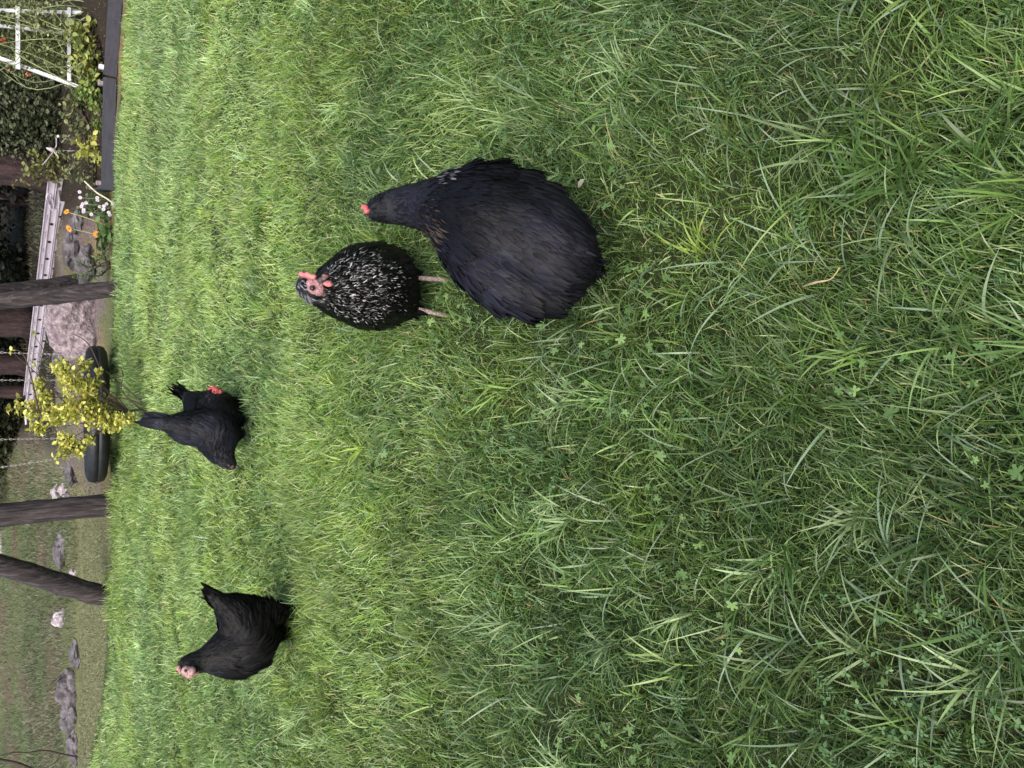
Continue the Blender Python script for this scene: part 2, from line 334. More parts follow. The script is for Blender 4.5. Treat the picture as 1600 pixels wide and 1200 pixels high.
    # yarrow
x, y = frustum_pts(.2, 2.4, 34); n = len(x); az = rng.uniform(0, 6.28, n)
for j in range(9):
    tt = .012+.0065*j
    for sd in (-1, 1):
        pos = np.stack([x+np.cos(az)*tt, y+np.sin(az)*tt, H(x, y)+.03+.25*tt], 1)
        a, b_, c_ = frames(n, .12, az+sd*1.0); tm = [(0, 0, 0), (.5, .1, .02), (1, 0, 0), (.5, -.1, .02)]
        parts.append(leaves(pos, np.full(n, .013*math.sin(.5+j*.27)), tm, [(0, 1, 2, 3)], np.broadcast_to(np.array([.11, .19, .08]), (n, 3)), fr=(a, b_, c_)))
o = packed('lawn_weeds', parts, M_leaf); tag(o, 'small clover, buttercup and yarrow leaves growing low in the lawn', 'weeds', kind='stuff')
# fallen leaves and bits lying on the lawn: a few
for (tx, ty, s, c, lb) in ((903, 293, .022, (.34, .33, .24), 'pale grey crumpled leaf on the grass right of the big black hen'), (1362, 1056, .016, (.06, .045, .05), 'dark brown crumpled leaf in the grass at the front')):
    d = ray(1200-ty, tx); pt = EYE+d*((1-.05)/-d[2]); n = 1
    V, f, c_ = leaves(pt[None], np.array([s]), OVAL, OVALF, np.array([c]), .5)
    me = inst('fallen_leaf', V, f, c_); o = link('fallen_leaf', me, M_leaf); tag(o, lb, 'leaf', 'fallen leaves on the lawn')

def onlawn(tx, ty, z): d = ray(1200-ty, tx); return EYE+d*((1-z)/-d[2])
pts_ = catmull([onlawn(1253, 448, .03), onlawn(1275, 441, .05), onlawn(1298, 436, .05), onlawn(1312, 418, .055)], 5); bb = B(); bb.tube(pts_, [.0007, .0010, .0012, .0015, .002, .0018, .0013, .0016, .0012]+[.0009]*(len(pts_)-9), 6)
o = bb.build('fallen_twig', mat('dry_stem', (.30, .22, .10), (.42, .33, .17), .8, 60)); tag(o, 'thin curved tan twig lying on the grass in front of the big black hen', 'twig')
# meadow growth beyond the lawn
parts = []
for D0, D1, dens in ((7.3, 10.2, 5200), (10.2, 13, 4200), (13, 18, 2000)):
    W = 6.5+.3*D1; n = int(2*W*(D1-D0)*dens*.5); x = rng.uniform(-W, W, n); y = rng.uniform(D0, D1, n)
    left = x < -.9-.25*rng.random(n); k = (y > edge(x)+.03) & (left & ((y < 10.1) | (rng.random(n) < .35+.5*fb(x*1.5, y*1.5, 95))) | (~left & (rng.random(n) < .25*sst(.45, .7, fb(x*2, y*2, 97)))))
    x = x[k]; y = y[k]; n = len(x); fl = y < 10.2
    L = np.where(fl, rng.uniform(.012, .03, n), rng.uniform(.03, .11, n))
    r = rng.random(n); c = lerp(np.broadcast_to(np.array([.19, .205, .10]), (n, 3)), np.array([.25, .21, .13]), r*r)
    c2 = lerp(np.broadcast_to(np.array([.095, .13, .055]), (n, 3)), np.array([.19, .165, .115]), np.clip(r*.6+sst(.4, .7, fb(x*1.1, y*1.1, 99))*.7, 0, 1))
    c = np.where(fl[:, None], c, c2)*rng.uniform(.7, 1.2, (n, 1))
    parts.append(blades(x, y, L, rng.uniform(.006, .011, n), np.abs(rng.normal(.4, .3, n)), np.abs(rng.normal(.8, .5, n)), rng.uniform(0, 6.28, n), rng.normal(0, .8, n), c, 2))
o = packed('rough_grass', parts, M_grass); tag(o, 'pale worn grass and rough meadow growth behind the lawn', 'grass', kind='stuff')

# ------------------------------------------------------------------ hens
def chain3(ch):
    """(u,v,D,r_px) -> (x,y,z,r)"""
    o = []
    for u, v, D, r in ch:
        p = P(u, v, D); o.append((*p, r/F*depth(p)))
    return np.array(o)
FT = []; FF = []
rows = 5
for i in range(rows):                                   # feather blade: three vertices per row, slightly arched
    t = i/(rows-1); wv = [.30, .50, .50, .36, .06][i]
    for s in (-1, 0, 1): FT.append((t, s*wv, (.10 if s == 0 else 0)+.10*math.sin(t*math.pi)-.06*t))
for i in range(rows-1):
    for j in range(2): FF.append((3*i+j, 3*i+j+1, 3*i+j+4, 3*i+j+3))
FT = np.array(FT); FT_BEND = -.11*FT[:, 0]**2
def feathers(pos, dr, nr, ln, wd, col):
    dr = dr/np.linalg.norm(dr, axis=1)[:, None]; sd = np.cross(nr, dr); sd /= np.linalg.norm(sd, axis=1)[:, None]; nn = np.cross(dr, sd)
    return (pos[:, None]+FT[None, :, 0:1]*(ln[:, None]*dr)[:, None]+FT[None, :, 1:2]*(wd[:, None]*sd)[:, None]+FT[None, :, 2:3]*(wd[:, None]*nn)[:, None]+FT_BEND[None, :, None]*(ln[:, None]*nn)[:, None], FF, col)
def remesh(bm, vox):
    me = bpy.data.meshes.new('t'); bm.to_mesh(me); bm.free(); o = bpy.data.objects.new('t', me); C.objects.link(o)
    m = o.modifiers.new('r', 'REMESH'); m.mode = 'VOXEL'; m.voxel_size = vox
    s = o.modifiers.new('s', 'SMOOTH'); s.factor = .6; s.iterations = 7
    dg = bpy.context.evaluated_depsgraph_get(); out = bpy.data.meshes.new_from_object(o.evaluated_get(dg)); bpy.data.objects.remove(o); return out
def make_hen(label, main, blobs, thighs, feet, tailp, face, nf, black, streak=0, vox=.006, side=None, legcol=None, sheen=1., headcol=None):
    ch = chain3(main); ch = catmull(ch, 8); b = B()
    for x, y, z, r in ch: b.ball((x, y, z), r, 2)
    for bl in blobs:
        x, y, z, r = chain3([bl])[0]; b.ball((x, y, z), r, 2)
    for th in thighs:
        for x, y, z, r in catmull(chain3(th), 7): b.ball((x, y, z), r, 1)
    tb = chain3([tailp[0]])[0]; tt = chain3([tailp[1]])[0]
    for k in np.linspace(0, .45, 6):
        q = tb*(1-k)+tt*k; b.ball(q[:3], tb[3]*(1-k*1.5)+.004, 1)
    bme = remesh(b.bm, vox)
    fp = np.mean([P(*f[:3]) for f in feet], 0); base = (float(fp[0]), float(fp[1]), 0.)
    root = thing('hen', base, label, 'hen', 'black hens on the lawn')
    nv = len(bme.vertices); co = np.zeros(nv*3); bme.vertices.foreach_get('co', co)
    bme.calc_loop_triangles(); tri = np.zeros(len(bme.loop_triangles)*3, int); bme.loop_triangles.foreach_get('vertices', tri)
    co = co.reshape(-1, 3); tri = tri.reshape(-1, 3); A, Bv, Cv = co[tri[:, 0]], co[tri[:, 1]], co[tri[:, 2]]
    nrm = np.cross(Bv-A, Cv-A); ar = np.linalg.norm(nrm, axis=1)+1e-12; nrm /= ar[:, None]
    if np.sum((A-ch[len(ch)//2, :3])*nrm) < 0: nrm = -nrm
    body = link('body', bme, mat('hen_skin', tuple(c*.6 for c in black), tuple(c*1.1 for c in black), .8, 60), root)
    pick = rng.choice(len(tri), nf, p=ar/ar.sum()); r1 = rng.random((nf, 1)); r2 = rng.random((nf, 1)); s = np.sqrt(r1)
    pos = A[pick]*(1-s)+Bv[pick]*s*(1-r2)+Cv[pick]*s*r2; nr = nrm[pick]
    cc = ch[:, :3]; d2 = ((pos[:, None]-cc[None])**2).sum(2)-(ch[None, :, 3]*.6)**2; ni = d2.argmin(1); tang = np.gradient(cc, axis=0); tang /= np.linalg.norm(tang, axis=1)[:, None]
    fl = tang[ni]; fl = fl+np.array([0, 0, -.22]); fl = fl-nr*(fl*nr).sum(1)[:, None]*.93+nr*.13; fl = fl+rng.normal(0, .08, fl.shape)
    q = ni/len(cc)                                         # 0 head .. 1 tail
    rl = ch[ni, 3]; rmax = ch[:, 3].max()
    big = sst(.25, .95, rl/rmax)
    ln = rmax*(.12+.17*big)*rng.uniform(.65, 1.35, nf); wd = rmax*(.030+.055*big)*rng.uniform(.7, 1.3, nf)
    pos = pos-nr*(.006*rmax)
    bl = np.array(black)*sheen
    c = np.repeat((bl[None]*rng.uniform(.55, 1.6, (nf, 1))*(np.array([1, .95, .95])+rng.uniform(-.06, .12, (nf, 3)))*(.25+2.6*fb(pos[:, 0]*11, pos[:, 2]*11+pos[:, 1]*9, 131)**2.4)[:, None])[:, None], 15, 1)  # broad blotches paint an uneven sheen into the feather colour
    if headcol is not None:
        k = (q < headcol[1])*(rng.random(nf) < headcol[2]); c = np.where(k[:, None, None], np.array(headcol[0])*rng.uniform(.5, 1.3, (nf, 1, 1)), c)
    if streak:
        cf = np.array([0, -1, .0]); front = sst(.15, .75, (nr*cf).sum(1)); nb = sst(.08, .16, q)*(1-sst(.42, .62, q))
        c = c*(1+.0*q[:, None, None]); k = rng.random(nf) < streak*front*nb*.75; kk = np.where(k)[0]; m_ = len(kk)
        fp_ = pos[kk]+nr[kk]*(.006*rmax+.0055); fl2 = fl[kk]+rng.normal(0, .35, (m_, 3)); fc = np.ones((m_, 15, 3))*(.03+.5*rng.random((m_, 1, 1))**1.8)*np.array([1, .96, .97])
        flk = feathers(fp_, fl2, nr[kk], rng.uniform(.003, .013, m_), .0005+.0018*rng.random(m_)**2, fc)
    else:
        kk = np.where((rng.random(nf) < .004) & (q < .42))[0]; c[kk, 7] = .08; c[kk, 10] = .14; wd[kk] *= .4; ln[kk] *= .6
        kk = np.where((q < .45) & (q > .1) & (rng.random(nf) < .08))[0]; c[kk, 10] = (.030, .021, .018); c[kk, 7] = (.022, .016, .014); wd[kk] *= .6
    for (u, v, D, rr_, fc_, fr_) in face.get('spots', []):
        sp = P(u, v, D); k = (np.linalg.norm(pos-sp, axis=1) < rr_) & (rng.random(nf) < fr_); c[k] = np.array(fc_)*rng.uniform(.2, 1.2, (k.sum(), 1, 1)); ln[k] *= .45; wd[k] *= .28; pos[k] = pos[k]+nr[k]*.006
    V, f, c = feathers(pos, fl, nr, ln, wd, c)
    # wing feathers are their own parts, split by the side of the spine they lie on
    sdv = np.array(side if side is not None else (1, 0, 0), float)
    lat_ = ((pos-cc[ni])*sdv).sum(1); hz = (pos-cc[ni])[:, 2]
    wing = (q > .48) & (q < .9) & (np.abs(lat_) > .45*rl) & (hz > -.45*rl)
    packed('plumage', [(V[~wing], f, c[~wing])]+([flk] if streak else []), M_feather, parent=body)
    for sg in (-1, 1):
        k = wing & (lat_*sg > 0)
        if k.sum() < 8: continue
        kk = np.where(k)[0]; wl = ln[kk]*1.4; ww = wd[kk]*1.5
        V2, f2, c2 = feathers(pos[kk]+nr[kk]*.022*rmax, fl[kk]-nr[kk]*.05, nr[kk], wl, ww, c[kk]*1.15)
        packed('wing', [(V2, f2, c2)], M_feather, parent=root)
    # tail: overlapping long feathers in a narrow tent
    tdir = tt[:3]-tb[:3]; L = np.linalg.norm(tdir); n = 26; k = rng.random(n); pe = rng.normal(0, 1, (n, 3))
    dirs = tdir[None]/L+rng.normal(0, tailp[2], (n, 3)); pos = tb[:3][None]+rng.normal(0, tb[3]*.25, (n, 3))
    nr_ = np.tile(sdv, (n, 1))*np.sign(rng.normal(0, 1, (n, 1)))+rng.normal(0, .35, (n, 3))
    V2, f2, _ = feathers(pos, dirs, nr_, L*rng.uniform(.7, 1.02, n), np.full(n, max(tb[3]*.65, L*.16)), None)
    packed('tail', [(V2, f2, bl*rng.uniform(.7, 1.8, (n, 1)))], M_feather, parent=root)
    # legs
    lm = mat('hen_leg', tuple(np.array(legcol)*.45), tuple(legcol), .6, 160, .5, 200)
    for (u, v, D, r), (u2, v2, D2) in zip([t[-1] for t in thighs], feet):
        a = P(u, v, D); f0 = P(u2, v2, D2); f0[2] = max(f0[2], .004); rr = .006
        lb = B(); npt = 26; pts = [a+(f0-a)*i/npt for i in range(npt+1)]
        lb.tube(pts, [rr*(1.12 if i % 2 else .88) for i in range(npt+1)], 8)
        fwd = ch[0, :3]-ch[len(ch)//2, :3]; fa = math.atan2(fwd[1], fwd[0])
        for da, tl in ((-.55, .035), (0, .045), (.55, .035), (math.pi, .018)):
            e_ = f0+np.array([math.cos(fa+da)*tl, math.sin(fa+da)*tl, -.006]); lb.tube([f0, (f0+e_)/2+np.array([0, 0, .003]), e_], [.0045, .004, .0018], 6)
        lb.build('leg', lm, root)
    # head furniture: face = dict of picture positions
    red = mat('comb_skin', tuple(np.array(face['col'])*.75), tuple(face['col']), .55, 80, .4, 120)
    hd = ch[0, :3]; hr = ch[0, 3]
    if 'comb' in face:
        pts, th, hgt, upv = face['comb']; cp = [P(*q_) for q_ in pts]; cp = catmull(cp, 5); b = bmesh.new(); n = len(cp); upv = np.array(upv, float); upv /= np.linalg.norm(upv)
        t0 = cp[-1]-cp[0]; sdir = np.cross(t0, upv); sdir /= np.linalg.norm(sdir); rows_ = []
        for i in range(n):
            hh = hgt*(.45+.55*math.sin(math.pi*(i+.5)/n))*(1 if i % 4 in (1, 2) else .62)
            rows_.append([b.verts.new(cp[i]+sdir*th), b.verts.new(cp[i]+sdir*th*.55+upv*hh), b.verts.new(cp[i]-sdir*th*.55+upv*hh), b.verts.new(cp[i]-sdir*th)])
        for r0, r1_ in zip(rows_, rows_[1:]):
            for j in range(3): b.faces.new((r0[j], r0[j+1], r1_[j+1], r1_[j]))
            b.faces.new((r0[3], r0[0], r1_[0], r1_[3]))
        b.faces.new(rows_[0]); b.faces.new(rows_[-1][::-1]); bb = B(); bb.bm.free(); bb.bm = b; bb.build('comb', red, root)
    for (u, v, D, r, sx) in face.get('wattles', []):
        p_ = P(u, v, D); r = r/F*depth(p_); bb = B(); bb.ball(p_, r, 2, (sx, .6, 1.15))
        for vv in bb.bm.verts: vv.co.z -= .3*abs(vv.co.x-p_[0])
        bb.build('wattle', red, root)
    if 'skin' in face:
        (pts, skc) = face['skin']; bb = B()
        for (u, v, D, r) in pts:
            p_ = P(u, v, D); bb.ball(p_, r/F*depth(p_), 2)
        me = remesh(bb.bm, .0022); link('face', me, mat('face_skin', tuple(np.array(skc)*.6), skc, .65, 150, .6, 180), root)
    if 'beak' in face:
        a, t_, r = face['beak']; a = P(*a); t_ = P(*t_); bb = B(); m_ = (a+t_)/2+np.array([0, 0, .002])
        bb.tube([a, m_, t_*.9+m_*.1, t_], [r, r*.8, r*.35, r*.08], 8); bb.build('beak', mat('beak_horn', (.03, .025, .025), (.10, .08, .075), .45, 80), root)
    for (u, v, D, r) in face.get('eyes', []):
        p_ = P(u, v, D); bb = B(); bb.ball(p_, r/F*depth(p_), 2)
        ey = bb.build('eye', mat('amber_iris', (.035, .012, .005), (.06, .022, .008), .15, 60), root)
        d_ = EYE-p_; d_ /= np.linalg.norm(d_); nf_ = np.array(face.get('look', d_)); nf_ = nf_/np.linalg.norm(nf_)
        bb = B(); bb.ball(p_+nf_*r/F*depth(p_)*.55, r/F*depth(p_)*.62, 2); bb.build('pupil', mat('black_pupil', (.003, .003, .003), rough=.08, spec=.8), ey)
    return root
RED = (.55, .10, .10)
# the big black hen in front, seen from behind
dD = .04
make_hen('big plain black hen in front with its back to us, short red comb, looking away', [(873, 592, 1.33, 21), (876, 608, 1.33, 26), (878, 630, 1.31, 31), (878, 656, 1.28, 37), (876, 684, 1.24, 46), (869, 720, 1.19, 63), (850, 768, 1.14, 82), (826, 818, 1.10, 86), (802, 858, 1.06, 74), (790, 892, 1.04, 46)],
    [(822, 716, 1.17, 34), (800, 734, 1.15, 38), (780, 757, 1.13, 42), (763, 784, 1.11, 46), (752, 815, 1.09, 46), (749, 848, 1.07, 43), (756, 878, 1.05, 34), (770, 900, 1.03, 22),
     (908, 738, 1.15, 34), (909, 770, 1.13, 35), (900, 804, 1.11, 35), (884, 836, 1.09, 33), (862, 866, 1.07, 30), (838, 892, 1.05, 26), (796, 902, 1.03, 32), (815, 760, 1.17, 60), (800, 820, 1.15, 70)],
    [[(840, 860, 1.15, 40), (838, 900, 1.15, 12)], [(765, 860, 1.15, 40), (770, 900, 1.15, 12)]], [(838, 935, 1.15), (770, 935, 1.15)],
    [(786, 895, 1.03, 30), (778, 940, .99, 1), .14],
    dict(col=(.55, .13, .14), comb=([(879, 577, 1.345), (868, 577, 1.325)], .005, .017, (0, .0, 1)), beak=((868, 580, 1.36), (862, 584, 1.385), .006), wattles=[(866, 600, 1.365, 7, .5)], eyes=[(857, 588, 1.34, 3)], look=(-1, .5, 0), spots=[(906, 714, 1.17, .035, (.10, .10, .11), .13), (848, 690, 1.19, .05, (.032, .022, .017), .14), (834, 715, 1.18, .05, (.04, .036, .034), .10), (846, 650, 1.25, .03, (.03, .02, .016), .12)]),
    24000, (.0052, .0054, .0085), side=(.9, .4, 0), legcol=(.10, .08, .08), vox=.006)
# the speckled hen
make_hen('black hen with white-flecked breast and grey face, standing facing us on two pinkish scaly legs', [(752, 480, 1.60, 19), (746, 492, 1.60, 22), (744, 510, 1.62, 30), (748, 532, 1.65, 46), (751, 558, 1.68, 60), (752, 580, 1.74, 66), (754, 588, 1.83, 64), (757, 575, 1.93, 50), (757, 562, 2.0, 30)],
    [(738, 486, 1.585, 13), (762, 600, 1.72, 50), (742, 602, 1.72, 50)],
    [[(775, 622, 1.71, 26), (768, 640, 1.70, 13), (766, 652, 1.69, 5)], [(724, 625, 1.71, 26), (719, 641, 1.70, 13), (717, 652, 1.69, 5)]], [(762, 705, 1.70), (706, 705, 1.70)],
    [(757, 558, 2.0, 26), (757, 536, 2.1, 1), .15],
    dict(col=(.60, .19, .19), comb=([(771, 468, 1.605), (768, 480, 1.575), (765, 494, 1.555)], .0055, .014, (.45, -.75, .55)),
         wattles=[(757, 512, 1.555, 7, .75), (768, 508, 1.565, 5, .6)],
         skin=([(748, 490, 1.575, 10), (747, 498, 1.57, 10), (757, 497, 1.565, 9), (742, 504, 1.58, 7), (757, 487, 1.57, 9)], (.42, .22, .23)),
         beak=((761, 499, 1.56), (766, 510, 1.53), .0075), eyes=[(750, 488, 1.5605, 4.6)], look=(-.45, -.85, .2)),
    17000, (.0030, .0030, .0034), streak=1.0, side=(1, 0, 0), legcol=(.50, .36, .34), vox=.005, headcol=((.13, .13, .145), .13, .75))
# the hen walking left
make_hen('black hen in profile walking left at the far left, pale pink face, tail raised', [(163, 294, 2.86, 15), (165, 306, 2.86, 18), (170, 322, 2.86, 20), (176, 345, 2.86, 31), (185, 372, 2.86, 45), (203, 388, 2.86, 48), (226, 386, 2.86, 41), (243, 368, 2.86, 29), (256, 350, 2.86, 17)],
    [(236, 410, 2.86, 26), (157, 300, 2.84, 12), (262, 342, 2.86, 14), (269, 331, 2.86, 11), (275, 323, 2.86, 8)], [[(238, 415, 2.83, 25), (238, 438, 2.82, 15), (238, 456, 2.82, 6)], [(213, 425, 2.90, 20), (209, 444, 2.9, 11), (207, 458, 2.9, 6)]], [(240, 480, 2.82), (205, 478, 2.9)],
    [(254, 352, 2.86, 17), (281, 318, 2.86, 1), .045],
    dict(col=(.42, .19, .19), comb=([(160, 281, 2.84), (148, 284, 2.84)], .004, .014, (-.2, 0, 1)), wattles=[(149, 304, 2.83, 6, .7)], skin=([(152, 291, 2.82, 8), (147, 296, 2.82, 7), (152, 299, 2.815, 7)], (.50, .30, .29)), beak=((143, 292, 2.83), (135, 295, 2.83), .006), eyes=[(152, 290, 2.79, 2.6)], look=(-.2, -1, 0)),
    7000, (.0018, .0018, .0021), side=(0, 1, 0), legcol=(.12, .09, .08), vox=.008)
# two hens pecking together
make_hen('black hen pecking with its head down to the left, bluish pointed tail straight up', [(474, 361, 3.34, 10), (482, 354, 3.34, 14), (494, 345, 3.35, 21), (510, 340, 3.36, 30), (524, 338, 3.37, 34), (530, 318, 3.38, 31), (531, 298, 3.39, 27), (534, 278, 3.4, 19), (540, 262, 3.4, 10)],
    [], [[(520, 355, 3.4, 20), (520, 376, 3.4, 7)], [(540, 355, 3.42, 20), (540, 378, 3.42, 7)]], [(520, 394, 3.4), (541, 394, 3.42)],
    [(537, 268, 3.4, 16), (547, 218, 3.42, 1), .035],
    dict(col=(.30, .10, .10), comb=([(476, 371, 3.33), (470, 366, 3.33)], .004, .010, (-1, -.2, .1)), skin=([(472, 362, 3.325, 5)], (.10, .07, .07)), beak=((472, 368, 3.33), (470, 376, 3.33), .006), eyes=[(473, 358, 3.30, 2.4)], look=(-.4, -1, .1)),
    6000, (.011, .012, .018), side=(.3, 1, 0), legcol=(.10, .08, .08), vox=.008)
make_hen('black hen half hidden behind the pecking one, red face turned down to the right', [(586, 336, 3.50, 10), (580, 331, 3.50, 14), (570, 334, 3.50, 23), (560, 340, 3.50, 31), (558, 330, 3.56, 31), (562, 316, 3.62, 26), (570, 306, 3.66, 18), (578, 296, 3.68, 12)],
    [(552, 348, 3.48, 27)], [[(566, 360, 3.52, 18), (566, 380, 3.52, 7)], [(548, 360, 3.54, 18), (548, 380, 3.54, 7)]], [(566, 392, 3.52), (548, 392, 3.54)],
    [(576, 300, 3.67, 14), (596, 266, 3.74, 1), .05],
    dict(col=(.58, .09, .09), comb=([(590, 325, 3.48), (593, 333, 3.48), (592, 341, 3.48)], .005, .014, (1, 0, .3)), skin=([(590, 337, 3.46, 6), (588, 343, 3.46, 5)], (.5, .1, .1)), beak=((588, 345, 3.48), (586, 353, 3.47), .006), wattles=[(586, 346, 3.47, 4, .7)], eyes=[(588, 335, 3.45, 2)], look=(.2, -1, 0)),
    6000, (.003, .0028, .0033), side=(1, -.2, 0), legcol=(.10, .08, .08), vox=.008)

# ------------------------------------------------------------------ swing frame and tyre swing
def logpole(parent, a, b_, r0, r1):
    bb = B(); a = np.array(a, float); b_ = np.array(b_, float); n = 26; ph = random.random()*9
    pts = [a+(b_-a)*i/n+np.array([.0025*math.sin(i*.7+ph), .002*math.cos(i*.9+ph), 0]) for i in range(n+1)]
    bb.tube(pts, [r0+(r1-r0)*i/n+.003*math.sin(i*2.1+ph) for i in range(n+1)], 18)
    for v in bb.bm.verts:
        v.co += Vector((mnoise.noise(v.co*14), mnoise.noise(v.co*14+Vector((5, 0, 0))), 0))*.006
    return bb.build('leg', M_log, parent)
bx = -1.06; by = 7.5; bz = 2.05
sf = thing('swing_frame', (-.1, 7.5, 0), 'frame of thick weathered grey log poles leaning together at the lawn edge', 'swing frame')
def to_z(u0, v0, D0, u1, v1, D1, z):
    p0 = P(u0, v0, D0); p1 = P(u1, v1, D1); p0 = p0+(p1-p0)*((-.1-p0[2])/(p1[2]-p0[2])); return p0, p0+(p1-p0)*((z-p0[2])/(p1[2]-p0[2]))
a, b_ = to_z(412, 178, 7.46, 395, 0, 7.47, 2.0); logpole(sf, a, b_, .098, .088); topB = b_
a, b_ = to_z(265, 172, 7.7, 317, 0, 7.62, 1.98); logpole(sf, a, b_, .092, .08)
a, b_ = to_z(749, 187, 7.13, 729, 0, 7.28, 2.0); logpole(sf, a, b_, .068, .068); topA = b_
logpole(sf, (1.02, 8.5, .05), (topA[0]+.05, topA[1]+.28, 2.0), .07, .065)
bb = B(); bb.tube([(-1.45, 7.5, 2.1), (-.5, 7.5, 2.11), (.9, 7.5, 2.1)], [.085, .088, .085], 16); bb.build('crossbeam', M_log, sf)
# tyre
tc_ = P(553, 150, 7.35); ts = thing('tyre_swing', tc_, 'black rubber tyre hung flat just above the ground on four thin chains', 'tyre swing')
bm = bmesh.new(); prof = []; ro = .575; hw = .078
pr = [(.30, -.072), (.38, -.080), (.47, -.082), (.53, -.074), (.562, -.055), (.572, -.03), (.575, -.008), (.569, -.006), (.569, .0), (.575, .002), (.572, .03), (.562, .055), (.53, .074), (.49, .080), (.485, .072), (.45, .072), (.445, .082), (.38, .080), (.30, .072), (.285, .06), (.42, .05), (.50, .02), (.50, -.02), (.42, -.05), (.285, -.06)]
NS = 96; rg = []
for i in range(NS):
    an = 2*math.pi*i/NS; k = 1+(.006 if i % 2 else 0); rg.append([bm.verts.new((r*math.cos(an)*(k if r > .55 else 1), r*math.sin(an)*(k if r > .55 else 1), z*1.02)) for r, z in pr])
for i in range(NS):
    a_ = rg[i]; c_ = rg[(i+1) % NS]
    for j in range(len(pr)): bm.faces.new((a_[j], c_[j], c_[(j+1) % len(pr)], a_[(j+1) % len(pr)]))
bmesh.ops.recalc_face_normals(bm, faces=bm.faces); me = bpy.data.meshes.new('tyre'); bm.to_mesh(me); bm.free()
me.transform(Matrix.Translation(Vector(tc_)) @ Matrix.Rotation(R(-4.6), 4, 'X')); link('tyre', me, M_rubber, ts)
for (u, v, dy, u0) in ((645, 142, .0, 649), (606, 140, .35, 606), (516, 140, .35, 513), (490, 142, 0, 470)):
    p0 = P(u, v, 7.35+dy); p0[2] = tc_[2]+.07; p1 = P(u0, 0, 7.42+dy*.5); q = p0+(p1-p0)*((2.04-p0[2])/(p1[2]-p0[2])); q[1] = 7.5
    bb = B(); n = int(np.linalg.norm(q-p0)/.03)
    for i in range(n):
        a = p0+(q-p0)*(i-.15)/n; b2 = p0+(q-p0)*(i+1.15)/n; s = np.array([.007, 0, 0]) if i % 2 else np.array([0, .007, 0]); m = (a+b2)/2
        bb.tube([a, m+s, b2], .0028, 5); bb.tube([a, m-s, b2], .0028, 5)
    bb.build('chain', M_chain, ts)

# ------------------------------------------------------------------ ladder
A_ = T(94, 290, 8.7); Bq = T(45, 668, 12.6)
A_ = A_+(Bq-A_)/np.linalg.norm(Bq-A_)*.22; ld = thing('ladder', A_, 'long aluminium extension ladder lying on its side behind the swing', 'ladder')
ax = (Bq-A_); Ln = np.linalg.norm(ax); ax /= Ln; upn = np.array([0, 0, 1.]); back = np.cross(upn, ax); back /= np.linalg.norm(back)
if back[1] < 0: back = -back
upv = np.cross(ax, back); upv *= np.sign(upv[2])
for off_, sh, nm in ((-.038, 0, 'lower'), (.034, .12, 'upper')):
    for dpt in (0, .36+(.03 if nm == 'upper' else 0)):
        bb = B(); p0 = A_+ax*sh+upv*off_+back*dpt; p1 = A_+ax*(Ln-(.25 if nm == 'upper' else 0))+upv*off_+back*dpt
        bb.box(p0, p1, .022, .052, upv)
        bb.box(p0+upv*.029-back*.006, p1+upv*.029-back*.006, .034, .008, upv); bb.box(p0-upv*.029-back*.006, p1-upv*.029-back*.006, .034, .008, upv)
        rail = bb.build('rail', M_alu, ld, smooth=False)
        if dpt == 0:
            for i in range(int(Ln/.27)):
                bb = B(); c = p0+ax*(.2+i*.27)-back*.0125; bb.tube([c, c-back*.006], .0155, 12); bb.build('rung_hole', M_black, rail)
    for i in range(int(Ln/.27)):
        c = A_+ax*(sh+.2+i*.27)+upv*off_+back*.012; bb = B(); bb.tube([c, c+back*.345], .014, 10); bb.build('rung', M_alu, ld)
bb = B(); c = A_+upv*.06+back*.05
bb.tube([c+ax*.1, c+ax*.02+upv*.035, c-ax*.05+upv*.03, c-ax*.03-upv*.0, c+ax*.05+upv*.0], .008, 6); bb.build('hook', M_alu, ld)

# ------------------------------------------------------------------ rocks
def rock(center, size, m, label, seed, group='rocks behind the lawn', sub=4):
    bb = B(); bmesh.ops.create_icosphere(bb.bm, subdivisions=sub, radius=1)
    for v in bb.bm.verts:
        s = Vector((seed*3.1, seed*1.7, 0)); d = mnoise.noise(v.co*1.1+s)*.45+mnoise.noise(v.co*2.7+s)*.2+mnoise.noise(v.co*7+s)*.07
        v.co *= 1+d; v.co = Vector((round(v.co.x*3.2)/3.2*.15+v.co.x*.85, v.co.y, round(v.co.z*2.6)/2.6*.2+v.co.z*.8))
        v.co = Vector((v.co.x*size[0], v.co.y*size[1], v.co.z*size[2]))+Vector([float(a) for a in center])
    root = bb.build('rock', m, smooth=False); base = Vector([float(a) for a in center]); root.data.transform(Matrix.Translation(-base)); root.location = base
    return tag(root, label, 'rock', group)
def at(tx, ty, D=None):
    """point of the ground surface seen at a place of the photograph"""
    d = ray(1200-ty, tx); 
    for D in np.arange(6.5, 30, .02):
        p_ = EYE+d*(D/d[1])
        if p_[2] < H(p_[0], p_[1]): return p_
    return p_
